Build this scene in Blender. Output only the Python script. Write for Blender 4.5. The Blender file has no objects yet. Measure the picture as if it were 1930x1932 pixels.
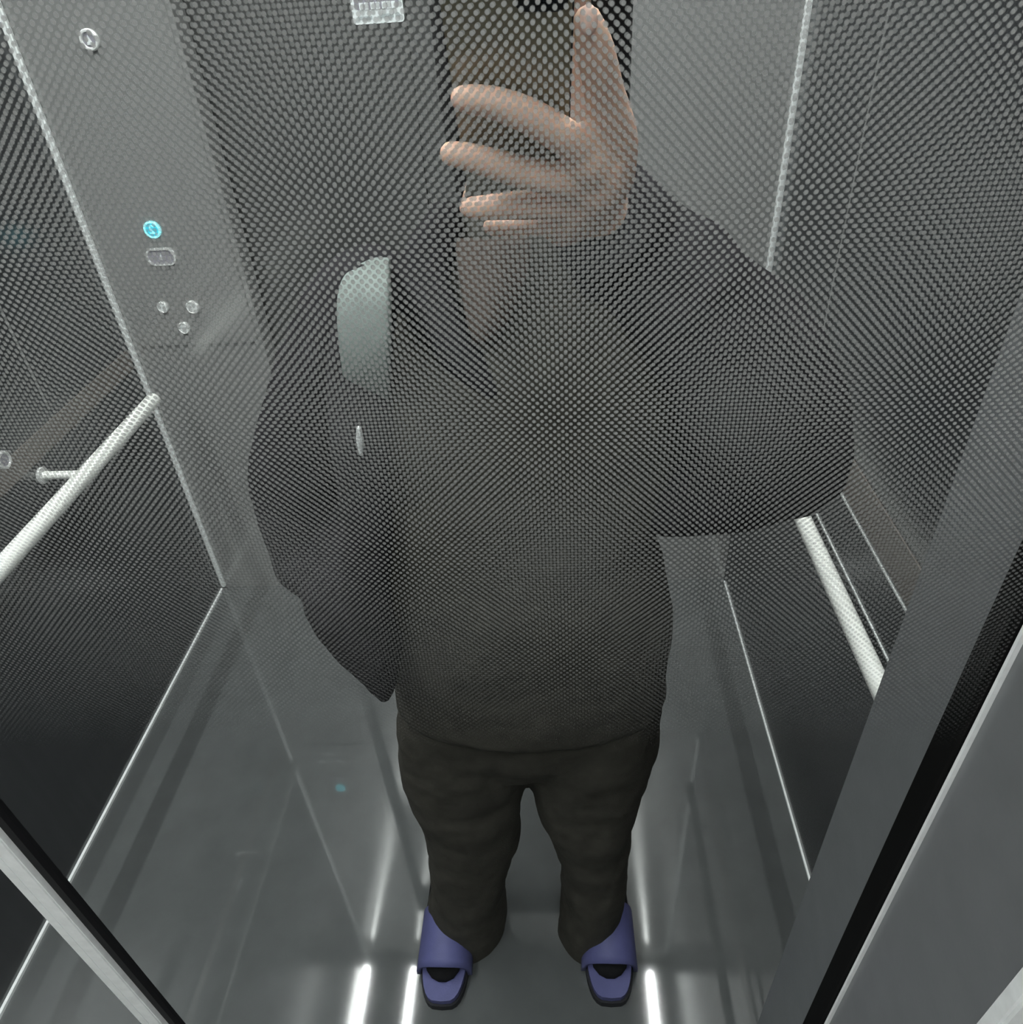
import bpy, bmesh, math, random
from mathutils import Vector, Matrix
random.seed(4)
sc = bpy.context.scene
COL = sc.collection
# ------------------------------------------------------------------ camera geometry (the lens the photo was taken with)
FPX, CX, CY = 1389.0, 965.0, 966.0
PITCH = math.atan2(FPX, 1883.0)            # tilt below the horizon
YAW = math.radians(4.74)
ROLL = math.atan2(135.0, 1878.0)
EYE = Vector((0.0, 0.0, 1.5))
fh = Vector((-math.sin(YAW), math.cos(YAW), 0)); rh = Vector((math.cos(YAW), math.sin(YAW), 0))
Z = Vector((0, 0, 1))
FW = fh * math.cos(PITCH) - Z * math.sin(PITCH)
DN0 = -fh * math.sin(PITCH) - Z * math.cos(PITCH)
XI = rh * math.cos(ROLL) + DN0 * math.sin(ROLL)
YI = -rh * math.sin(ROLL) + DN0 * math.cos(ROLL)

def ray(px, py): return XI * (px - CX) + YI * (py - CY) + FW * FPX
def at_y(px, py, Y): d = ray(px, py); return EYE + d * (Y / d.y)
def at_x(px, py, X): d = ray(px, py); return EYE + d * (X / d.x)
def at_z(px, py, Zv): d = ray(px, py); return EYE + d * ((Zv - EYE.z) / d.z)
def at_plane(px, py, p, n): d = ray(px, py); return EYE + d * ((p - EYE).dot(n) / d.dot(n))

GY = 0.24                                   # the dotted mirror stands this far in front of the lens
WL, WR, RY, FY, CH = -1.056, 0.482, 1.67, -1.20, 2.56   # lift car: left, right, rear, front, ceiling

# ------------------------------------------------------------------ materials
def newmat(name):
    m = bpy.data.materials.new(name); m.use_nodes = True
    nt = m.node_tree; b = nt.nodes.get('Principled BSDF')
    return m, nt, b

def mat(name, col, rough=0.5, metal=0.0, spec=0.5, noise=0.0, nscale=20.0, bump=0.0, bscale=200.0, stretch=(1, 1, 1), coat=0.0, sheen=0.0, sss=0.0, ior=1.5):
    m, nt, b = newmat(name)
    b.inputs['Base Color'].default_value = (*col, 1)
    b.inputs['Roughness'].default_value = rough
    b.inputs['Metallic'].default_value = metal
    b.inputs['Specular IOR Level'].default_value = spec
    b.inputs['IOR'].default_value = ior
    b.inputs['Coat Weight'].default_value = coat
    b.inputs['Coat Roughness'].default_value = 0.045
    if sheen: b.inputs['Sheen Weight'].default_value = sheen
    if sss:
        b.inputs['Subsurface Weight'].default_value = sss
        b.inputs['Subsurface Radius'].default_value = (0.01, 0.004, 0.002)
        b.inputs['Subsurface Scale'].default_value = 0.5
    tc = nt.nodes.new('ShaderNodeTexCoord'); mp = nt.nodes.new('ShaderNodeMapping')
    mp.inputs['Scale'].default_value = stretch
    nt.links.new(tc.outputs['Object'], mp.inputs['Vector'])
    if noise:
        n = nt.nodes.new('ShaderNodeTexNoise'); n.inputs['Scale'].default_value = nscale; n.inputs['Detail'].default_value = 6
        nt.links.new(mp.outputs['Vector'], n.inputs['Vector'])
        r = nt.nodes.new('ShaderNodeMapRange')
        r.inputs['From Min'].default_value = 0.25; r.inputs['From Max'].default_value = 0.75
        r.inputs['To Min'].default_value = 1 - noise; r.inputs['To Max'].default_value = 1 + noise
        nt.links.new(n.outputs['Fac'], r.inputs['Value'])
        mx = nt.nodes.new('ShaderNodeVectorMath'); mx.operation = 'SCALE'
        mx.inputs[0].default_value = col
        nt.links.new(r.outputs['Result'], mx.inputs['Scale'])
        nt.links.new(mx.outputs['Vector'], b.inputs['Base Color'])
    if bump:
        n2 = nt.nodes.new('ShaderNodeTexNoise'); n2.inputs['Scale'].default_value = bscale; n2.inputs['Detail'].default_value = 3
        nt.links.new(mp.outputs['Vector'], n2.inputs['Vector'])
        bp = nt.nodes.new('ShaderNodeBump'); bp.inputs['Strength'].default_value = bump; bp.inputs['Distance'].default_value = 0.004
        nt.links.new(n2.outputs['Fac'], bp.inputs['Height']); nt.links.new(bp.outputs['Normal'], b.inputs['Normal'])
    return m

def emit(name, col, s):
    m, nt, b = newmat(name)
    b.inputs['Base Color'].default_value = (*col, 1)
    b.inputs['Emission Color'].default_value = (*col, 1); b.inputs['Emission Strength'].default_value = s
    return m

def dot_screen(name, alpha, col, pitch=0.00216, rad=0.32, soft=0.07, z0=1.165, z1=1.37):
    """a screen of round grey dots, for the print and its reflected copy, thinning out towards the floor"""
    m, nt, b = newmat(name)
    L = nt.links; N = nt.nodes
    def mth(op, a, c=None, clamp=False):
        n = N.new('ShaderNodeMath'); n.operation = op; n.use_clamp = clamp
        for i, v in enumerate((a, c)):
            if v is None: continue
            if isinstance(v, (int, float)): n.inputs[i].default_value = v
            else: L.new(v, n.inputs[i])
        return n.outputs[0]
    tc = N.new('ShaderNodeTexCoord'); sp = N.new('ShaderNodeSeparateXYZ'); L.new(tc.outputs['Object'], sp.inputs[0])
    k = 1.0 / (pitch * math.sqrt(2))
    a = mth('MULTIPLY', mth('ADD', sp.outputs['X'], sp.outputs['Z']), k)
    c = mth('MULTIPLY', mth('SUBTRACT', sp.outputs['X'], sp.outputs['Z']), k)
    fa = mth('SUBTRACT', mth('FRACT', a), 0.5); fc = mth('SUBTRACT', mth('FRACT', c), 0.5)
    r = mth('SQRT', mth('ADD', mth('MULTIPLY', fa, fa), mth('MULTIPLY', fc, fc)))
    dot = mth('DIVIDE', mth('SUBTRACT', rad + soft, r), 2 * soft, clamp=True)
    fade = mth('DIVIDE', mth('SUBTRACT', sp.outputs['Z'], z0), z1 - z0, clamp=True)
    fac = mth('MULTIPLY', mth('MULTIPLY', dot, fade), alpha)
    tr = N.new('ShaderNodeBsdfTransparent'); df = N.new('ShaderNodeBsdfDiffuse'); df.inputs['Color'].default_value = (*col, 1)
    tl = N.new('ShaderNodeBsdfTranslucent'); tl.inputs['Color'].default_value = (*col, 1)
    ad = N.new('ShaderNodeMixShader'); ad.inputs[0].default_value = 0.5
    L.new(df.outputs[0], ad.inputs[1]); L.new(tl.outputs[0], ad.inputs[2])
    mx = N.new('ShaderNodeMixShader'); L.new(fac, mx.inputs[0]); L.new(tr.outputs[0], mx.inputs[1]); L.new(ad.outputs[0], mx.inputs[2])
    L.new(mx.outputs[0], N['Material Output'].inputs['Surface']); N.remove(b)
    return m

def clear(name, tint):
    m, nt, b = newmat(name)
    tr = nt.nodes.new('ShaderNodeBsdfTransparent'); tr.inputs['Color'].default_value = (*tint, 1)
    nt.links.new(tr.outputs[0], nt.nodes['Material Output'].inputs['Surface']); nt.nodes.remove(b)
    return m

M = dict(
    floor=mat('floor_stone', (0.088, 0.093, 0.094), 0.042, 0.0, 0.5, 0.10, 12, 0.0, 300, ior=2.0),
    dark=mat('dark_steel', (0.040, 0.042, 0.045), 0.22, 0.0, 0.55, 0.06, 8, 0.015, 120, (6, 6, 0.6)),
    steel=mat('brushed_steel', (0.44, 0.44, 0.435), 0.17, 0.55, 0.5, 0.06, 30, 0.008, 260, (20, 20, 0.5)),
    door=mat('door_steel', (0.16, 0.16, 0.158), 0.18, 0.65, 0.5, 0.06, 30, 0.008, 240, (20, 20, 0.5)),
    jamb=mat('jamb_grey', (0.20, 0.205, 0.215), 0.42, 0.3, 0.5, 0.06, 40, 0.02, 300),
    alu=mat('aluminium', (0.88, 0.90, 0.90), 0.30, 0.1, 0.6, 0.08, 90, 0.05, 500),
    polish=mat('polished_steel', (0.96, 0.97, 0.93), 0.30, 0.0, 1.0),
    chrome=mat('chrome', (0.90, 0.91, 0.90), 0.2, 0.2, 0.6),
    black=mat('shadow_black', (0.006, 0.006, 0.007), 0.6, 0, 0.25),
    blackgap=mat('black_gap', (0.004, 0.004, 0.004), 0.8, 0, 0.1),
    ceil=mat('ceiling_panel', (0.10, 0.10, 0.10), 0.35, 0.3),
    band=mat('reflection_band', (0.13, 0.112, 0.10), 0.38, 0.0, 0.5, 0.1, 14),
    lamp=emit('led_strip', (0.97, 1.0, 0.97), 200.0),
    cyan=emit('cyan_button_light', (0.05, 0.50, 0.64), 0.45),
    cyanring=emit('cyan_ring_light', (0.25, 0.92, 1.0), 1.2),
    white=mat('white_plastic', (0.86, 0.90, 0.91), 0.35),
    signink=mat('sign_grey', (0.30, 0.29, 0.33), 0.4),
    yellow=mat('sign_yellow', (0.70, 0.58, 0.20), 0.4),
    gmark=mat('sign_mark_grey', (0.42, 0.46, 0.47), 0.4),
    skin=mat('skin', (0.80, 0.52, 0.40), 0.48, 0, 0.4, 0.06, 60, 0.05, 400, sss=0.15),
    nail=mat('nail', (0.74, 0.50, 0.42), 0.25),
    coat=mat('coat_cloth', (0.017, 0.0155, 0.018), 0.85, 0, 0.2, 0.25, 40, 0.25, 500),
    shirt=mat('shirt_cloth', (0.050, 0.0465, 0.039), 0.9, 0, 0.2, 0.2, 50, 0.25, 600),
    taupe=mat('taupe_cloth', (0.075, 0.055, 0.046), 0.85, 0, 0.2, 0.15, 80, 0.2, 600),
    pale=mat('pale_cloth', (0.25, 0.285, 0.272), 0.8, 0, 0.2, 0.18, 40, 0.2, 500),
    trouser=mat('trouser_cloth', (0.050, 0.0465, 0.039), 0.92, 0, 0.15, 0.2, 50, 0.25, 600),
    sock=mat('sock_cloth', (0.012, 0.012, 0.013), 0.95, 0, 0.1, 0.2, 200, 0.2, 900),
    indigo=mat('indigo_foam', (0.085, 0.088, 0.215), 0.6, 0, 0.35, 0.08, 60, 0.06, 400),
    sole=mat('dark_sole', (0.012, 0.012, 0.016), 0.7, 0, 0.3),
    hair=mat('hair', (0.010, 0.009, 0.009), 0.5, 0, 0.4, 0.3, 60, 0.4, 300, (8, 8, 1)),
    phone=mat('phone_back', (0.21, 0.187, 0.125), 0.3, 0.0, 0.6, 0.06, 30),
    phonerim=mat('phone_rim', (0.02, 0.02, 0.02), 0.3, 0.5),
    glassblk=mat('lens_glass', (0.005, 0.005, 0.008), 0.05),
    eyew=mat('eye_white', (0.75, 0.73, 0.70), 0.2), iris=mat('iris', (0.03, 0.018, 0.01), 0.15),
    lip=mat('lip', (0.45, 0.18, 0.16), 0.45),
    tint=clear('smoked_glass', (0.86, 0.88, 0.88)),
    print1=dot_screen('dot_print_front', 0.62, (0.36, 0.36, 0.356)),
    ghost_dots=dot_screen('dot_reflection', 0.55, (0.36, 0.36, 0.356)),  # colour of the dots' reflection in the mirror
)

# ------------------------------------------------------------------ object helpers
def link(name, bm, m, parent=None, smooth=False, kind=None):
    bmesh.ops.recalc_face_normals(bm, faces=bm.faces)
    me = bpy.data.meshes.new(name); bm.to_mesh(me); bm.free()
    if smooth:
        for p in me.polygons: p.use_smooth = True
    if m: me.materials.append(m)
    o = bpy.data.objects.new(name, me); COL.objects.link(o)
    if parent: o.parent = parent; o.matrix_parent_inverse = parent.matrix_world.inverted()
    if kind: o['kind'] = kind
    return o
def tag(o, label, cat, group=None):
    o['label'] = label; o['category'] = cat
    if group: o['group'] = group
    return o
def empty(name, loc, label, cat, group=None):
    o = bpy.data.objects.new(name, None); COL.objects.link(o); o.location = loc
    o.matrix_world = Matrix.Translation(loc)
    return tag(o, label, cat, group)
def box(bm, x0, x1, y0, y1, z0, z1, bev=0.0):
    b = bmesh.new()
    bmesh.ops.create_cube(b, size=1)
    bmesh.ops.scale(b, vec=(x1 - x0, y1 - y0, z1 - z0), verts=b.verts)
    bmesh.ops.translate(b, vec=((x0 + x1) / 2, (y0 + y1) / 2, (z0 + z1) / 2), verts=b.verts)
    if bev: bmesh.ops.bevel(b, geom=b.edges[:], offset=bev, segments=2, affect='EDGES')
    merge(bm, b); return bm
def merge(bm, b):
    t = bpy.data.meshes.new('tmp'); b.to_mesh(t); b.free(); bm.from_mesh(t); bpy.data.meshes.remove(t)
def BOX(*a, bev=0.0): return box(bmesh.new(), *a, bev=bev)
def struct(name, bm, m): return link(name, bm, m, kind='structure')

def loft(bm, rings):
    """close a stack of equal-length point rings into a solid"""
    vr = [[bm.verts.new(p) for p in r] for r in rings]
    n = len(vr[0])
    for a, b in zip(vr, vr[1:]):
        for i in range(n): bm.faces.new((a[i], a[(i + 1) % n], b[(i + 1) % n], b[i]))
    bm.faces.new(vr[0]); bm.faces.new(list(reversed(vr[-1])))
def tube(bm, pts, rad, n=18, ref=Vector((0, 0, 1)), cap=True):
    """tapering limb along PTS; RAD = radius or (side, other) per point; ends rounded"""
    pts = [Vector(p) for p in pts]; rad = [(r, r) if isinstance(r, (int, float)) else r for r in rad]
    # resample with Catmull-Rom for smooth bends
    P, R = [], []
    for i in range(len(pts) - 1):
        p0 = pts[max(i - 1, 0)]; p1 = pts[i]; p2 = pts[i + 1]; p3 = pts[min(i + 2, len(pts) - 1)]
        for k in range(5):
            t = k / 5
            P.append(0.5 * ((2 * p1) + (p2 - p0) * t + (2 * p0 - 5 * p1 + 4 * p2 - p3) * t * t + (3 * p1 - p0 - 3 * p2 + p3) * t ** 3))
            R.append(tuple(rad[i][j] * (1 - t) + rad[i + 1][j] * t for j in (0, 1)))
    P.append(pts[-1]); R.append(rad[-1])
    T = [(P[min(i + 1, len(P) - 1)] - P[max(i - 1, 0)]).normalized() for i in range(len(P))]
    if cap:
        h0 = [(P[0] - T[0] * R[0][0] * math.sin(a), tuple(r * math.cos(a) for r in R[0]), T[0]) for a in (1.35, 0.95, 0.5)]
        h1 = [(P[-1] + T[-1] * R[-1][0] * math.sin(a), tuple(r * math.cos(a) for r in R[-1]), T[-1]) for a in (0.5, 0.95, 1.35)]
    else: h0 = h1 = []
    seq = h0 + list(zip(P, R, T)) + h1
    rings = []
    for p, r, t in seq:
        s = t.cross(ref)
        if s.length < 1e-3: s = t.cross(Vector((1, 0, 0)))
        s.normalize(); o = s.cross(t).normalized()
        rings.append([p + s * (r[0] * math.cos(2 * math.pi * k / n)) + o * (r[1] * math.sin(2 * math.pi * k / n)) for k in range(n)])
    loft(bm, rings); return bm
def hloft(bm, rows, n=40, e=2.4):
    """stack of level super-ellipse rings (cx, cy, z, half width, half depth)"""
    rings = []
    for cx, cy, z, hx, hy in rows:
        r = []
        for k in range(n):
            a = 2 * math.pi * k / n; c, s = math.cos(a), math.sin(a)
            r.append(Vector((cx + hx * math.copysign(abs(c) ** (2 / e), c), cy + hy * math.copysign(abs(s) ** (2 / e), s), z)))
        rings.append(r)
    loft(bm, rings); return bm
def ellip(bm, c, r, rot=None, seg=20):
    b = bmesh.new(); bmesh.ops.create_uvsphere(b, u_segments=seg, v_segments=seg // 2 + 2, radius=1)
    bmesh.ops.scale(b, vec=r, verts=b.verts)
    if rot: bmesh.ops.rotate(b, matrix=rot, verts=b.verts)
    bmesh.ops.translate(b, vec=c, verts=b.verts); merge(bm, b)
def disc(bm, c, n, r0, r1, depth, seg=32, u=None):
    """ring or disc of some depth, axis N; r0 = inner radius (0 for a solid)"""
    n = Vector(n).normalized(); u = Vector(u or (1, 0, 0)); u = (u - n * u.dot(n)).normalized(); w = n.cross(u); c = Vector(c)
    prof = [(r1, 0), (r1, depth * 0.7), (r1 - depth * 0.3, depth)] + ([(r0 + depth * 0.2, depth), (r0, depth * 0.7), (r0, 0)] if r0 else [(0.0001, depth), (0.0001, 0)])
    vr = [[bm.verts.new(c + n * d + (u * math.cos(2 * math.pi * k / seg) + w * math.sin(2 * math.pi * k / seg)) * r) for k in range(seg)] for r, d in prof]
    vr.append(vr[0])
    for a, b in zip(vr, vr[1:]):
        for i in range(seg): bm.faces.new((a[i], a[(i + 1) % seg], b[(i + 1) % seg], b[i]))
    return bm
def outline(bm, pts, thick):
    """solid plate from a closed 3-D outline; THICK = extrusion vector"""
    a = [bm.verts.new(p) for p in pts]; b = [bm.verts.new(Vector(p) + thick) for p in pts]
    bm.faces.new(a); bm.faces.new(list(reversed(b)))
    for i in range(len(a)): bm.faces.new((a[i], a[(i + 1) % len(a)], b[(i + 1) % len(a)], b[i]))
    return bm
def rrect(w, h, r, n=6):
    p = []
    for cx, cy, a0 in ((w / 2 - r, h / 2 - r, 0), (-w / 2 + r, h / 2 - r, 90), (-w / 2 + r, -h / 2 + r, 180), (w / 2 - r, -h / 2 + r, 270)):
        for k in range(n + 1):
            a = math.radians(a0 + 90 * k / n); p.append((cx + r * math.cos(a), cy + r * math.sin(a)))
    return p
def remesh(o, v, smooth=4, wrinkle=0.0, size=0.12):
    r = o.modifiers.new('remesh', 'REMESH'); r.mode = 'VOXEL'; r.voxel_size = v; r.use_smooth_shade = True
    s = o.modifiers.new('smooth', 'SMOOTH'); s.iterations = smooth; s.factor = 0.5
    if wrinkle:
        t = bpy.data.textures.new(o.name + '_folds', 'CLOUDS'); t.noise_scale = size; t.noise_depth = 2
        d = o.modifiers.new('folds', 'DISPLACE'); d.texture = t; d.strength = wrinkle; d.mid_level = 0.5; d.texture_coords = 'GLOBAL'
    return o

# ------------------------------------------------------------------ the lift car, its mirror image built solid behind the pane
struct('floor', BOX(WL - .05, WR + .05, FY - .05, RY + .1, -.05, 0), M['floor'])
struct('ceiling', BOX(WL - .05, WR + .05, FY - .05, RY + .1, CH, CH + .05), M['ceil'])
struct('wall_left', BOX(WL - .05, WL, FY, RY + .06, 0, CH), M['dark'])
struct('wall_right', BOX(WR, WR + .05, FY, RY + .06, 0, CH), M['dark'])
struct('wall_front', BOX(WL, WR, FY - .05, FY, 0, CH), M['steel'])
DL, DR = -0.717, 0.156                       # lift door opening in the rear wall
bm = bmesh.new()
box(bm, WL, DL, RY, RY + .06, 0, CH); box(bm, DR, WR, RY, RY + .06, 0, CH); box(bm, DL, DR, RY, RY + .06, 2.1, CH)
struct('wall_rear', bm, M['steel'])
d1 = bpy.data.objects.new('door_1', None); COL.objects.link(d1); d1['kind'] = 'structure'
mid = (DL + DR) / 2
for x0, x1 in ((DL - .02, mid - .001), (mid + .001, DR + .02)):
    link('door_leaf', BOX(x0, x1, RY + .065, RY + .09, 0.005, 2.12), M['door'], d1)
link('sill', BOX(DL, DR, RY, RY + .09, -.002, .004), M['alu'], d1)
# corner strips, wall joints, skirting lines
struct('trim_1', BOX(WL, WL + .014, RY - .014, RY, .006, CH, bev=.004), M['alu'])
struct('trim_2', BOX(WR - .013, WR, RY - .013, RY, .75, CH, bev=.004), M['alu'])
struct('trim_3', BOX(WL, WL + .0012, 1.314, 1.319, .82, CH), M['steel'])
struct('trim_4', BOX(WR - .0012, WR, 1.283, 1.288, .82, CH), M['steel'])
struct('trim_5', BOX(WR - .003, WR, .33, RY - .02, .742, .7455), M['alu'])
struct('trim_6', BOX(WR - .003, WR, .33, RY - .02, .639, .642), M['alu'])
struct('reflection_band_left', BOX(WL, WL + .003, .33, RY - .02, .752, .80), M['band'])  # brownish reflection on the glossy wall, painted as a thin strip
struct('reflection_band_right', BOX(WR - .0025, WR, .33, RY - .02, .752, .82), M['band'])  # matching reflection on the right wall, also put in as colour
struct('baseboard_left', BOX(WL, WL + .006, FY, RY - .015, 0, .007), M['alu'])
struct('baseboard_right', BOX(WR - .004, WR, FY, RY - .015, 0, .004), M['alu'])

# ceiling light lines
for k, (x, w, lab) in enumerate(((-1.036, .016, 'white light line along the ceiling above the left wall'), (-.795, .011, 'slim white ceiling light line nearer the middle, left of the person'),
                                 (.14, .011, 'slim white ceiling light line just right of the middle of the car'), (.391, .016, 'white light line along the ceiling above the right wall'))):
    t = empty('ceiling_light', (x, .17, CH), lab, 'ceiling light', 'ceiling light lines')
    link('diffuser', BOX(x - w / 2, x + w / 2, FY + .1, 1.595, CH - .012, CH - .004), M['lamp'], t)
    bm = bmesh.new(); g = .006
    box(bm, x - w / 2 - g, x - w / 2, FY + .09, 1.605, CH - .014, CH); box(bm, x + w / 2, x + w / 2 + g, FY + .09, 1.605, CH - .014, CH)
    link('housing', bm, M['alu'], t)

# ------------------------------------------------------------------ handrails
def handrail(x, wall, z, y1, y0, r, brackets, lab):
    t = empty('handrail', (wall, (y0 + y1) / 2, z), lab, 'handrail', 'handrails on the side walls')
    bm = bmesh.new(); tube(bm, [(x, y0, z), (x, (y0 + y1) / 2, z), (x, y1, z)], [r, r, r], 28); link('rail', bm, M['polish'], t, True)
    s = 1 if x > wall else -1
    for yb in brackets:
        bm = bmesh.new(); tube(bm, [(wall + s * .004, yb, z), ((wall + x) / 2, yb, z), (x, yb, z)], [.0085] * 3, 16, cap=False)
        b = link('bracket', bm, M['polish'], t, True)
        link('rosette', disc(bmesh.new(), (wall, yb, z), (s, 0, 0), 0, .018, .005, u=(0, 1, 0)), M['chrome'], b)
handrail(-.962, WL, .722, 1.53, .29, .0168, (1.213, .42), 'long polished steel handrail on the left wall with a bracket near its end')
handrail(.408, WR, .724, 1.45, .36, .0138, (1.30, .48), 'thick polished steel handrail on the right wall beside the elbow')

# ------------------------------------------------------------------ control panel beside the door
NV = (0, -1, 0); U = (1, 0, 0)
cp = empty('control_panel', at_y(270, 450, RY), 'grey steel lift control panel left of the door with one lit cyan button', 'control panel')
link('faceplate', BOX(WL + .03, DL - .012, RY - .004, RY, .80, 1.75, bev=.0015), M['steel'], cp)
fy = RY - .004
def put(px, py): return at_y(px, py, fy)
def textmesh(s, size, c, m, parent, mirror=True, name='numeral'):
    cu = bpy.data.curves.new(name, 'FONT'); cu.body = s; cu.size = size; cu.align_x = 'CENTER'; cu.align_y = 'CENTER'; cu.extrude = .0006
    to = bpy.data.objects.new('tmp', cu); COL.objects.link(to)
    dg = bpy.context.evaluated_depsgraph_get(); me = bpy.data.meshes.new_from_object(to.evaluated_get(dg))
    bpy.data.objects.remove(to)
    k = -1 if mirror else 1
    for v in me.vertices: x, y, z = v.co; v.co = (c.x + k * x, c.y - z, c.z + y)
    me.name = name; me.materials.append(m)
    o = bpy.data.objects.new(name, me); COL.objects.link(o); o.parent = parent; o.matrix_parent_inverse = parent.matrix_world.inverted()
    return o
c = put(288, 433)
b = link('floor_button', disc(bmesh.new(), c, NV, 0, .0155, .004, u=U), M['cyan'], cp); b['label'] = 'lit cyan round button'
link('ring', disc(bmesh.new(), c, NV, .0145, .0185, .006, u=U), M['cyanring'], b)
textmesh('2', .027, c + Vector((0, -.0045, 0)), M['cyanring'], b)
c = put(305, 484)
b = link('door_button', outline(bmesh.new(), [c + Vector((x, 0, z)) for x, z in rrect(.060, .031, .0135)], Vector((0, -.003, 0))), M['signink'], cp); b['label'] = 'oblong button in a bright rim'
bm = bmesh.new(); o_, i_ = rrect(.068, .038, .017), rrect(.060, .031, .0135)
vs = [[bm.verts.new(c + Vector((x, d, z))) for x, z in q] for q, d in ((o_, 0), (o_, -.0055), (i_, -.0055), (i_, 0))]
for p, q in zip(vs, vs[1:] + vs[:1]):
    for i in range(len(p)): bm.faces.new((p[i], p[(i + 1) % len(p)], q[(i + 1) % len(p)], q[i]))
link('rim', bm, M['chrome'], b)
link('mark', BOX(c.x - .0016, c.x + .0016, c.y - .0042, c.y - .003, c.z - .007, c.z + .008), M['white'], b)
for (px, py, r) in ((308, 579, .0135), (364, 579, .0155), (348, 618, .0145)):
    c = put(px, py)
    b = link('round_button', disc(bmesh.new(), c, NV, 0, r * .8, .005, u=U), M['alu'], cp)
    link('ring', disc(bmesh.new(), c, NV, r * .78, r, .0065, u=U), M['chrome'], b)
    bm = bmesh.new()
    for dx in (-.005, .005): disc(bm, c + Vector((dx, -.005, .002)), NV, 0, .002, .0008, 12, U)
    link('mark', bm, M['gmark'], b)
c = put(170, 75)
b = link('key_switch', disc(bmesh.new(), c, NV, 0, .0135, .004, u=U), M['signink'], cp)
link('ring', disc(bmesh.new(), c, NV, .0125, .019, .007, u=U), M['chrome'], b)
bm = bmesh.new(); outline(bm, [c + Vector((x, -.004, z)) for x, z in ((-.006, -.008), (.006, -.008), (0, .008))], Vector((0, -.002, 0))); link('mark', bm, M['white'], b)
# low round call button on the left wall
c = at_x(5, 868, WL)
t = empty('wall_button', c, 'small round chrome button on the left wall at the edge of the photo', 'button')
link('ring', disc(bmesh.new(), c, (1, 0, 0), .012, .018, .006, u=(0, 1, 0)), M['chrome'], t)
link('cap', disc(bmesh.new(), c, (1, 0, 0), 0, .0125, .004, u=(0, 1, 0)), M['signink'], t)

# notice on the lift door
sy = RY + .065
p0 = at_y(668, 47, sy); p1 = at_y(764, 41, sy); W = (p1 - p0).x; Hh = W * 1.45
bz = (p0.z + p1.z) / 2; xc = (p0.x + p1.x) / 2
t = empty('notice_card', (xc, sy, bz), 'white rimmed notice card with a yellow patch stuck on the lift door', 'notice')
cc = Vector((xc, sy, bz + Hh / 2))
link('backing', outline(bmesh.new(), [cc + Vector((x, 0, z)) for x, z in rrect(W, Hh, .007)], Vector((0, -.002, 0))), M['white'], t)
ip = link('printed_face', outline(bmesh.new(), [cc + Vector((x, -.002, z + W * .10)) for x, z in rrect(W * .86, Hh - W * .26, .008)], Vector((0, -.0008, 0))), M['signink'], t)
zb = bz + W * .23
bm = bmesh.new()
xs = [-.30, -.20, -.08, .02, .14, .23, .32]
for x in xs: box(bm, xc + W * (x - .04), xc + W * (x + .036), sy - .0034, sy - .0027, zb, zb + W * .115)
lt = link('lettering', bm, M['white'], ip); lt['label'] = 'row of white characters'
bm = bmesh.new(); outline(bm, [Vector((xc + W * x, sy - .0027, zb + W * z)) for x, z in ((-.36, .24), (-.30, .18), (-.05, .18), (.02, .24), (.02, .75), (-.38, .75))], Vector((0, -.0008, 0)))
q = link('patch', bm, M['yellow'], ip); q['label'] = 'yellow printed patch'
bm = bmesh.new(); box(bm, xc + W * .08, xc + W * .22, sy - .0035, sy - .0027, zb + W * .24, zb + W * .7); box(bm, xc + W * .25, xc + W * .40, sy - .0035, sy - .0027, zb + W * .24, zb + W * .7)
link('white_patch', bm, M['white'], ip)
bm = bmesh.new(); box(bm, xc - W * .40, xc - W * .12, sy - .0026, sy - .002, bz + W * .07, bz + W * .13); box(bm, xc + W * .02, xc + W * .30, sy - .0026, sy - .002, bz + W * .08, bz + W * .15)
disc(bm, (xc + W * .38, sy - .002, bz + W * .115), NV, 0, W * .05, .0006, 16, U)
link('mark', bm, M['gmark'], t)

# ------------------------------------------------------------------ dotted mirror built as a see-through pane, its edge strips and the jamb
GR = 0.853 * GY; GL = -1.47 * GY
t = empty('dotted_mirror_panel', ((GL + GR) / 2, GY, 0), 'dark mirror panel, built see-through, covered in a dense screen of small grey dots before the person', 'glass panel')
gx0, gx1 = GL, GR - .004
def pane(y, x0, x1): return BOX(x0, x1, y, y + .0002, .004, CH - .004)
def sheet(y, x0, x1):
    bm = bmesh.new(); bm.faces.new([bm.verts.new(p) for p in ((x0, y, .004), (x1, y, .004), (x1, y, CH - .004), (x0, y, CH - .004))]); return bm
link('glass', sheet(GY + .0027, gx0, gx1), M['tint'], t)  # clear pane in place of a mirror; reflected scene stands behind it
link('front_dot_print', sheet(GY, gx0, gx1), M['print1'], t)
link('reflected_dots', sheet(GY + .0054, gx0, gx1), M['ghost_dots'], t)  # reflection of the front dots, built as a second dotted sheet
SX0, SX1 = -1.565 * GY, -1.475 * GY
t = empty('plain_mirror_panel', (SX0, GY, 0), 'plain dark mirror panel, built see-through, left of the bright metal strip', 'glass panel')
link('glass', sheet(GY + .0027, WL, SX0 + .002), M['tint'], t)  # mirror surface left clear, with the reflected car built beyond
t = empty('metal_edge_strip', ((SX0 + SX1) / 2, GY, 0), 'bright grooved aluminium strip between the two mirror panels', 'metal strip')
w = SX1 - SX0
link('face', BOX(SX0, SX0 + w * .40, GY - .004, GY + .004, 0, CH, bev=.001), M['alu'], t)
link('face', BOX(SX0 + w * .48, SX1, GY - .006, GY + .004, 0, CH, bev=.001), M['alu'], t)
link('groove', BOX(SX0 + w * .38, SX0 + w * .5, GY - .001, GY + .003, 0, CH), M['jamb'], t)
link('shadow_gap', BOX(SX1, SX1 + .006, GY - .001, GY + .006, 0, CH), M['black'], t)  # shade in the gap beside the strip, put in as a black bar
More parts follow.
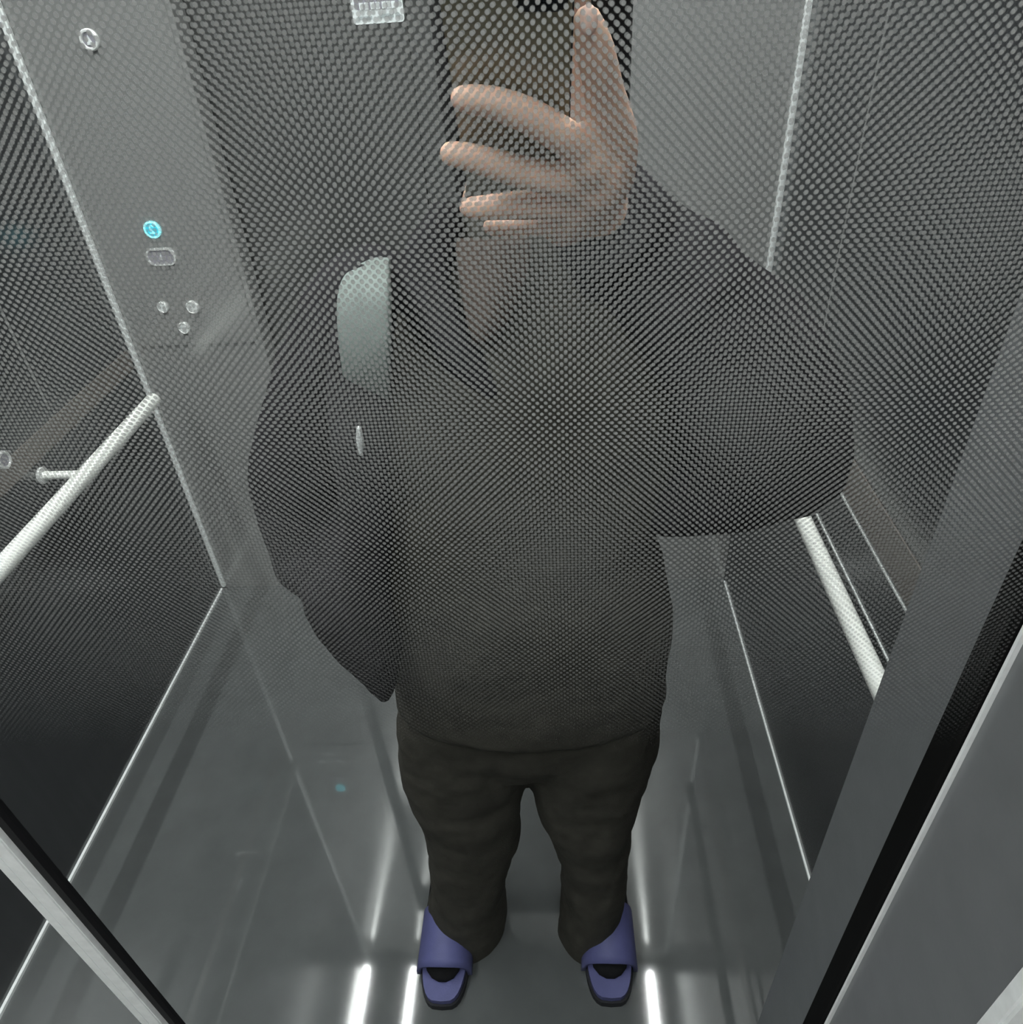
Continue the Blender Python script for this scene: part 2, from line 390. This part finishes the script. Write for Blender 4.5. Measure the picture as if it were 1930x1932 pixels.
# jamb on the right: a boxed post; its part behind the pane is its reflection, built solid
JY0, JY1 = GR / 1.325, GR / .626
struct('wall_jamb', BOX(GR, WR, JY0, JY1, 0, CH), M['jamb'])
struct('trim_9', BOX(GR - .0025, GR + .001, GY - .0022, GY - .0002, 0, CH), M['alu'])
struct('trim_10', BOX(GR - .0035, GR, GY + .0006, GY + .020, 0, CH), M['blackgap'])
struct('trim_11', BOX(GR - .001, GR + .02, JY0 - .010, JY0 + .001, 0, CH, bev=.002), M['alu'])
struct('trim_12', BOX(GR + .024, WR, JY0 - .012, JY0, 0, CH), M['alu'])

# ------------------------------------------------------------------ the person, a mirror reflection built as solid geometry
PY = 0.69                                   # depth of the middle of the torso
per = empty('person', (0, .70, 0), 'person in black coat and indigo slippers holding up a phone reflected in the dotted mirror', 'person')
def X(px, py, y=PY): return at_y(px, py, y).x
def Zp(px, py, y=PY): return at_y(px, py, y).z
def row(py, xl, xr, cy, hy, y=PY):
    a, b = at_y(xl, py, y), at_y(xr, py, y)
    return ((a.x + b.x) / 2, cy, (a.z + b.z) / 2, (b.x - a.x) / 2, hy)

# mirrored lens frame: the phone looks back at the glass
mx = Vector((XI.x, -XI.y, XI.z)); my = Vector((YI.x, -YI.y, YI.z)); mn = Vector((FW.x, -FW.y, FW.z))
LENS = Vector((0, 2 * GY, 1.5))
def ph(a, b, c=0.0): return LENS + mx * a + my * b + mn * c   # phone coordinates: across, down, out of its back

# hand pixels are laid on planes parallel to the phone's back
def hp(px, py, c): return at_plane(px, py, LENS + mn * c, mn)
neck = at_y(1002, 60, .71)
ncx = at_y(1002, 300, PY).x
hip = at_y(1000, 1240, PY)
sh_l = at_y(700, 560, .71); sh_r = at_y(1340, 560, .70)
el_l = at_y(545, 900, .72); wr_l = at_y(650, 1120, .62)
el_r = at_y(1455, 850, .66); wr_r = hp(1125, 385, -.018)
bm = bmesh.new()
ft = [at_z(838, 1830, .03), at_z(1150, 1825, .03)]
ank = [Vector((at_y(878, 1690, .72).x, .725, .09)), Vector((at_y(1115, 1690, .72).x, .725, .09))]
kn = [Vector((at_y(885, 1520, .70).x, .70, .46)), Vector((at_y(1110, 1520, .70).x, .70, .46))]
# trunk and head
hloft(bm, [(hip.x, .70, .80, .12, .085), (hip.x, .70, .90, .145, .095), (hip.x, .70, 1.02, .130, .085), (ncx, .72, 1.18, .130, .065),
           (ncx, .72, 1.26, .120, .05), (ncx, .725, 1.32, .07, .045), (ncx, .715, 1.37, .054, .05)])
tube(bm, [(ncx, .715, 1.33), (ncx, .70, 1.42), (ncx, .69, 1.52)], [.056, .052, .054])
HZ = 1.585; HY = .672
ellip(bm, (ncx, HY + .012, HZ + .04), (.075, .096, .095))
ellip(bm, (ncx, HY - .022, HZ - .035), (.060, .066, .085))
tube(bm, [(ncx, HY - .082, HZ + .02), (ncx, HY - .094, HZ - .012), (ncx, HY - .104, HZ - .028)], [.009, .011, .013])     # nose
for s in (-1, 1):
    ellip(bm, (ncx + s * .0135, HY - .094, HZ - .030), (.009, .010, .008))
    ellip(bm, (ncx + s * .076, HY + .006, HZ), (.010, .022, .033))
    ellip(bm, (ncx + s * .030, HY - .074, HZ + .036), (.026, .014, .008))   # brow
ellip(bm, (ncx, HY - .080, HZ - .062), (.024, .010, .010))
ellip(bm, (ncx, HY - .068, HZ - .100), (.026, .020, .018))
# legs and feet
for k in (0, 1):
    s = -1 if k == 0 else 1
    tube(bm, [(hip.x + s * .075, .70, .86), (kn[k] + ank[k]) / 2 * 0 + Vector(((hip.x + s * .078 + kn[k].x) / 2, .695, .66)), kn[k], Vector(((kn[k].x + ank[k].x) / 2, .715, .30)), ank[k]], [.080, .070, .052, .050, .036])
    tube(bm, [ank[k] + Vector((0, .03, -.045)), ank[k] + Vector((0, -.02, -.042)), Vector((ft[k].x, ft[k].y + .055, .050))], [.030, .032, (.028, .014)])
# arms
ARM_L = [at_y(715, 560, .70), at_y(655, 640, .70), at_y(600, 790, .71), at_y(572, 930, .71), at_y(590, 1040, .69), at_y(640, 1090, .66)]
wr_l = ARM_L[-1]
tube(bm, ARM_L, [.040, .042, .038, .034, .032, .025])
ARM_R1 = [at_y(1320, 570, .70), at_y(1400, 650, .69), at_y(1460, 770, .67), at_y(1470, 860, .65)]
ARM_R2 = [at_y(1470, 870, .65), at_y(1410, 740, .625), at_y(1300, 575, .61), hp(1220, 490, -.022), hp(1125, 395, -.012)]
tube(bm, ARM_R1, [.042, .042, .038, .036])
tube(bm, ARM_R2, [.036, .038, .036, .030, (.026, .022)])
# resting hand, tucked at the pocket
for k in range(4):
    q = wr_l + Vector((.008 * k + .005, -.012 + .004 * k, -.02))
    tube(bm, [q, q + Vector((.02, -.01, -.06)), q + Vector((.03, 0, -.11 + .004 * abs(k - 1)))], [.009, .0085, .007])
tube(bm, [wr_l, wr_l + Vector((.02, -.005, -.06))], [(.030, .017), (.036, .015)])
tube(bm, [wr_l + Vector((.02, -.02, -.02)), wr_l + Vector((.05, -.03, -.06))], [.012, .009])
# phone hand: palm, four fingers laid across the phone's back, thumb along its edge
palm = [hp(1155, 300, .004), hp(1130, 345, .006), hp(1070, 415, .004)]
tube(bm, palm, [(.012, .016), (.020, .021), (.018, .016)], ref=mn)
tube(bm, [wr_r, hp(1105, 365, -.004)], [(.026, .022), (.028, .020)], ref=mn)
tube(bm, [hp(1150, 320, .002), hp(1110, 375, .003), hp(1065, 430, .000)], [(.017, .017), (.027, .018), (.018, .014)], ref=mn)
tube(bm, [hp(1140, 330, .002), hp(1110, 300, .010)], [.020, .017], ref=mn)
# thumb
tube(bm, [hp(1150, 330, -.004), hp(1158, 262, -.002), hp(1140, 175, .0), hp(1123, 95, .001), hp(1108, 40, .001)], [.019, .0165, .0128, .0116, .0086], ref=mn)
tube(bm, [hp(1178, 300, -.002), hp(1150, 345, -.002)], [.0085, .017], ref=mn)
# index, middle, ring, little
tube(bm, [hp(1120, 300, .006), hp(1070, 262, .014), hp(990, 215, .014), hp(920, 192, .013), hp(872, 186, .012)], [.015, .0118, .0108, .0096, .0082], ref=mn)
tube(bm, [hp(1115, 355, .006), hp(1060, 340, .016), hp(975, 322, .016), hp(900, 300, .015), hp(850, 290, .012)], [.0145, .0118, .0108, .0098, .0082], ref=mn)
tube(bm, [hp(1090, 385, .005), hp(1040, 385, .013), hp(970, 388, .013), hp(910, 392, .011), hp(885, 392, .006)], [.013, .0112, .0102, .0092, .0078], ref=mn)
tube(bm, [hp(1070, 410, .002), hp(1025, 420, .008), hp(970, 428, .007), hp(925, 428, .004)], [.012, .0098, .0088, .0070], ref=mn)
body = remesh(link('body', bm, M['skin'], per, True), .0034, 3)
body.name = 'body'
# nails on the visible thumb
bm = bmesh.new(); ellip(bm, hp(1110, 38, .0085), (.0052, .003, .0075)); link('thumbnail', bm, M['nail'], body, True)
# face pieces
for s in (-1, 1):
    bm = bmesh.new(); ellip(bm, (ncx + s * .030, HY - .076, HZ + .020), (.013, .010, .0085)); e = link('eye', bm, M['eyew'], body, True)
    bm = bmesh.new(); ellip(bm, (ncx + s * .030, HY - .0845, HZ + .020), (.0055, .003, .0055)); link('iris', bm, M['iris'], e, True)
bm = bmesh.new(); ellip(bm, (ncx, HY - .088, HZ - .059), (.022, .005, .004)); ellip(bm, (ncx, HY - .087, HZ - .066), (.019, .006, .005)); link('lips', bm, M['lip'], body, True)
# hair: cap and dark lengths falling beside the neck
bm = bmesh.new()
ellip(bm, (ncx, HY + .030, HZ + .055), (.088, .098, .098))
hw = (X(1195, 60, .72) - X(812, 60, .72)) / 2; hx = (X(1195, 60, .72) + X(812, 60, .72)) / 2
hloft(bm, [(hx, .735, 1.33, hw * .92, .040), (hx, .735, 1.40, hw, .055), (hx, .730, 1.50, hw, .062), (ncx, .715, 1.62, .090, .070)])
remesh(link('hair', bm, M['hair'], per, True), .006, 4)
# taupe shirt front showing between the lapels
shirt_rows = [row(1310, 748, 1254, .70, .113), row(1230, 745, 1262, .70, .118), row(1150, 700, 1272, .70, .122), row(1050, 690, 1246, .70, .125), row(1000, 690, 1222, .70, .12), row(900, 680, 1290, .70, .12),
              row(750, 680, 1300, .70, .125), row(620, 690, 1320, .70, .115), row(520, 760, 1280, .70, .095), row(430, 840, 1180, .70, .072), row(380, 880, 1130, .705, .066), row(310, 880, 1126, .71, .066), row(225, 884, 1122, .71, .064)]
bm = bmesh.new(); hloft(bm, shirt_rows)
remesh(link('shirt', bm, M['shirt'], per, True), .008, 6, .014, .10)
bm = bmesh.new()
def fr(px, py, y): return at_y(px, py, y)
NI = [(440, 850, 1014, .618), (480, 852, 1010, .605), (530, 858, 1002, .590), (590, 870, 978, .578), (630, 880, 950, .573), (656, 894, 926, .576)]
gr = [[bm.verts.new(at_y(x0 + (x1 - x0) * k / 8, py, yv + .016 * (k / 4 - 1) ** 2)) for k in range(9)] for py, x0, x1, yv in NI]
for a, b in zip(gr, gr[1:]):
    for k in range(8): bm.faces.new((a[k], a[k + 1], b[k + 1], b[k]))
ni = link('neck_insert', bm, M['taupe'], per, True); ni['label'] = 'taupe inner top at the neckline'
so = ni.modifiers.new('thick', 'SOLIDIFY'); so.thickness = .02; so.offset = -1
sb = ni.modifiers.new('soft', 'SUBSURF'); sb.levels = 2; sb.render_levels = 2
# trousers
def leg(rows, cy):
    b = bmesh.new(); hloft(b, [row(py, xl, xr, c, h, .70) for py, xl, xr, c, h in rows], 32, 2.1); return b
bm = leg([(1745, 805, 950, .668, .070), (1700, 807, 955, .680, .078), (1655, 816, 951, .69, .080), (1610, 812, 962, .695, .082), (1560, 803, 980, .70, .085), (1510, 788, 986, .70, .09), (1455, 758, 994, .70, .088), (1380, 747, 1003, .70, .092), (1290, 752, 1003, .70, .09)], .7)
b2 = leg([(1745, 1048, 1172, .668, .070), (1700, 1055, 1168, .68, .078), (1650, 1060, 1184, .69, .080), (1600, 1056, 1186, .695, .082), (1550, 1036, 1189, .70, .085), (1505, 1008, 1204, .70, .09), (1455, 998, 1220, .70, .088), (1380, 990, 1243, .70, .092), (1290, 990, 1248, .70, .09)], .7)
merge(bm, b2)
hloft(bm, [row(1425, 930, 1060, .70, .03, .70), row(1395, 800, 1190, .70, .078, .70), row(1360, 752, 1236, .70, .094, .70), row(1270, 760, 1245, .70, .10, .70), row(1180, 790, 1225, .70, .09, .70)])
remesh(link('trousers', bm, M['trouser'], per, True), .007, 6, .014, .07)
# black open coat: back and sides, two sleeves
bm = bmesh.new()
hloft(bm, [row(1180, 640, 1275, .735, .10), row(1060, 640, 1246, .735, .11), row(1000, 640, 1216, .735, .11), row(900, 640, 1330, .735, .11), row(760, 640, 1390, .735, .11), row(640, 640, 1410, .735, .105),
           row(570, 655, 1390, .73, .09), row(505, 740, 1310, .73, .075), row(440, 830, 1200, .73, .06), row(380, 870, 1140, .73, .05)])
# left sleeve (hanging, hand at the pocket) and the flared left front
tube(bm, [at_y(705, 560, .70), at_y(655, 640, .70), at_y(600, 790, .71), at_y(572, 930, .71), at_y(590, 1040, .69), at_y(640, 1100, .65)], [.050, .058, .062, .060, .054, .044])
tube(bm, [at_y(700, 1000, .66), at_y(665, 1120, .63), at_y(690, 1200, .61), at_y(722, 1300, .60)], [.040, .060, .045, .014])
tube(bm, [at_y(690, 560, .62), at_y(680, 760, .60), at_y(690, 950, .59), at_y(700, 1150, .585), at_y(725, 1310, .585)], [(.026, .020), (.030, .022), (.028, .022), (.028, .02), (.010, .012)], ref=Vector((0, 1, 0)))
# right sleeve: big and loose, elbow out, forearm rising to the phone
tube(bm, [at_y(1330, 560, .70), at_y(1405, 640, .69), at_y(1465, 760, .67), at_y(1470, 860, .65)], [.052, .062, .070, .068])
tube(bm, ARM_R2[:-1] + [hp(1138, 408, -.004)], [.068, .066, .056, .050, .046], cap=False)
tube(bm, [at_y(1440, 900, .66), at_y(1340, 930, .66), at_y(1260, 930, .66)], [.055, .050, .050])
# lapel on the right
tube(bm, [at_y(1130, 400, .655), at_y(1120, 560, .63), at_y(1060, 720, .605)], [(.03, .02), (.035, .02), (.02, .012)], ref=Vector((0, 1, 0)))
tube(bm, [at_y(835, 420, .655), at_y(800, 520, .63), at_y(850, 650, .60), at_y(930, 740, .59)], [(.02, .02), (.028, .02), (.02, .014), (.012, .01)], ref=Vector((0, 1, 0)))
coat = remesh(link('coat', bm, M['coat'], per, True), .006, 5, .016, .085)
# pale shoulder piece of the coat and its zip pull
bm = bmesh.new()
ROWS = [(480, 715, 737, .66), (492, 686, 736, .625), (508, 650, 735, .600), (535, 634, 735, .580), (575, 628, 735, .566), (640, 632, 735, .558), (700, 640, 735, .561), (745, 648, 735, .578), (785, 656, 734, .62)]
gr = [[bm.verts.new(at_y(x0 + (x1 - x0) * k / 8, py, yv + .020 * (1 - k / 8) ** 2)) for k in range(9)] for py, x0, x1, yv in ROWS]
for a, b in zip(gr, gr[1:]):
    for k in range(8): bm.faces.new((a[k], a[k + 1], b[k + 1], b[k]))
sp = link('shoulder_panel', bm, M['pale'], coat, True); so = sp.modifiers.new('thick', 'SOLIDIFY'); so.thickness = .012; so.offset = -1; sb = sp.modifiers.new('soft', 'SUBSURF'); sb.levels = 2; sb.render_levels = 2; sp['label'] = 'pale grey green panel at the shoulder'
bm = bmesh.new(); tube(bm, [at_y(677, 808, .545), at_y(679, 832, .545), at_y(681, 856, .545)], [.0022, .0034, .0020], 10); link('zip_pull', bm, M['alu'], coat, True)
# socks and slippers
for k in (0, 1):
    toe = at_z(838 if k == 0 else 1150, 1903 if k == 0 else 1897, 0.0)
    cx = (at_z(791, 1832, .02).x + at_z(886, 1832, .02).x) / 2 if k == 0 else (at_z(1104, 1828, .02).x + at_z(1196, 1828, .02).x) / 2
    hw_ = .047; y0 = toe.y; L_ = .265
    sl = bpy.data.objects.new('slipper', None); COL.objects.link(sl); sl.parent = per; sl.matrix_parent_inverse = per.matrix_world.inverted()
    def sole_out(g, n=40):
        pts = []
        for i in range(n):
            a = 2 * math.pi * i / n; c, s_ = math.cos(a), math.sin(a); c = math.copysign(abs(c) ** .95, c)
            yy = y0 + L_ / 2 - c * (L_ / 2 + g)
            tt = min(1, max(0, (yy - y0) / L_))
            wv = hw_ * (1.0 - .16 * tt) + g
            pts.append((cx + math.copysign(abs(s_) ** .55, s_) * wv, yy))
        return pts
    bm = bmesh.new(); outline(bm, [Vector((x, y, .0)) for x, y in sole_out(.003)], Vector((0, 0, .016))); link('sole', bm, M['sole'], sl)
    bm = bmesh.new(); outline(bm, [Vector((x, y, .016)) for x, y in sole_out(-.001)], Vector((0, 0, .013))); link('footbed', bm, M['indigo'], sl)
    bm = bmesh.new(); rings = []
    for j in range(9):                                     # broad band over the instep
        t_ = j / 8; yy = y0 + .041 + .096 * t_; h = .056 + .032 * t_ ; ww = hw_ * (1.01 - .05 * t_)
        rings.append([Vector((cx + ww * math.cos(a), yy + .010 * math.cos(a) ** 2, .012 + h * max(0, math.sin(a)) ** .8)) for a in [math.pi * i / 16 for i in range(17)]])
    o_ = [[bm.verts.new(p) for p in r] for r in rings]
    for a, b in zip(o_, o_[1:]):
        for i in range(16): bm.faces.new((a[i], a[i + 1], b[i + 1], b[i]))
    st = link('strap', bm, M['indigo'], sl, True)
    so = st.modifiers.new('thick', 'SOLIDIFY'); so.thickness = .008; so.offset = 0
    bm = bmesh.new(); tube(bm, [(cx, y0 + .235, .075), (cx, y0 + .15, .062), (cx, y0 + .08, .050), (cx, y0 + .062, .044)], [(.036, .044), (.039, .038), (.038, .024), (.034, .014)])
    link('sock', bm, M['sock'], per, True)

# ------------------------------------------------------------------ the phone in the raised hand
pt = empty('phone', ph(-.023, .06), 'olive backed phone held upright in the raised hand', 'phone')
def prr(w, h, r, cx, cy, c): return [ph(cx + x, cy + y, c) for x, y in rrect(w, h, r)]
link('frame', outline(bmesh.new(), prr(.0755, .158, .010, -.0235, .065, -.0085), mn * .0075), M['phonerim'], pt)
link('back', outline(bmesh.new(), prr(.0735, .156, .009, -.0235, .065, -.001), mn * .0011), M['phone'], pt)
link('screen', outline(bmesh.new(), prr(.0725, .155, .009, -.0235, .065, -.0090), mn * .0006), M['glassblk'], pt)
cb = link('camera_bump', outline(bmesh.new(), prr(.030, .034, .007, -.004, .008, 0), mn * .0015), M['phonerim'], pt)
for b_ in (0.0, .0155):
    link('lens', disc(bmesh.new(), ph(0, b_, .0014), mn, 0, .0062, .001, 24, mx), M['glassblk'], cb)

# ------------------------------------------------------------------ camera, world, render look
cam = bpy.data.cameras.new('camera'); co = bpy.data.objects.new('camera', cam); COL.objects.link(co)
R = Matrix((XI, -YI, -FW)).transposed()
co.matrix_world = Matrix.Translation(EYE) @ R.to_4x4()
cam.sensor_fit = 'HORIZONTAL'; cam.sensor_width = 36; cam.lens = 36 * FPX / 1930; cam.clip_start = .01
sc.camera = co
w_ = bpy.data.worlds.new('world'); sc.world = w_; w_.use_nodes = True
w_.node_tree.nodes['Background'].inputs[0].default_value = (.02, .02, .02, 1)
sc.cycles.use_denoising = True; sc.cycles.denoising_prefilter = 'NONE'; sc.cycles.denoising_input_passes = 'RGB_ALBEDO_NORMAL'
sc.cycles.sample_clamp_indirect = 2.5; sc.cycles.blur_glossy = 0.7
sc.cycles.transparent_max_bounces = 24; sc.cycles.max_bounces = 10
sc.view_settings.view_transform = 'Standard'; sc.view_settings.look = 'None'
sc.view_settings.exposure = 0.3; sc.view_settings.gamma = 1.0; sc.view_settings.use_curve_mapping = False
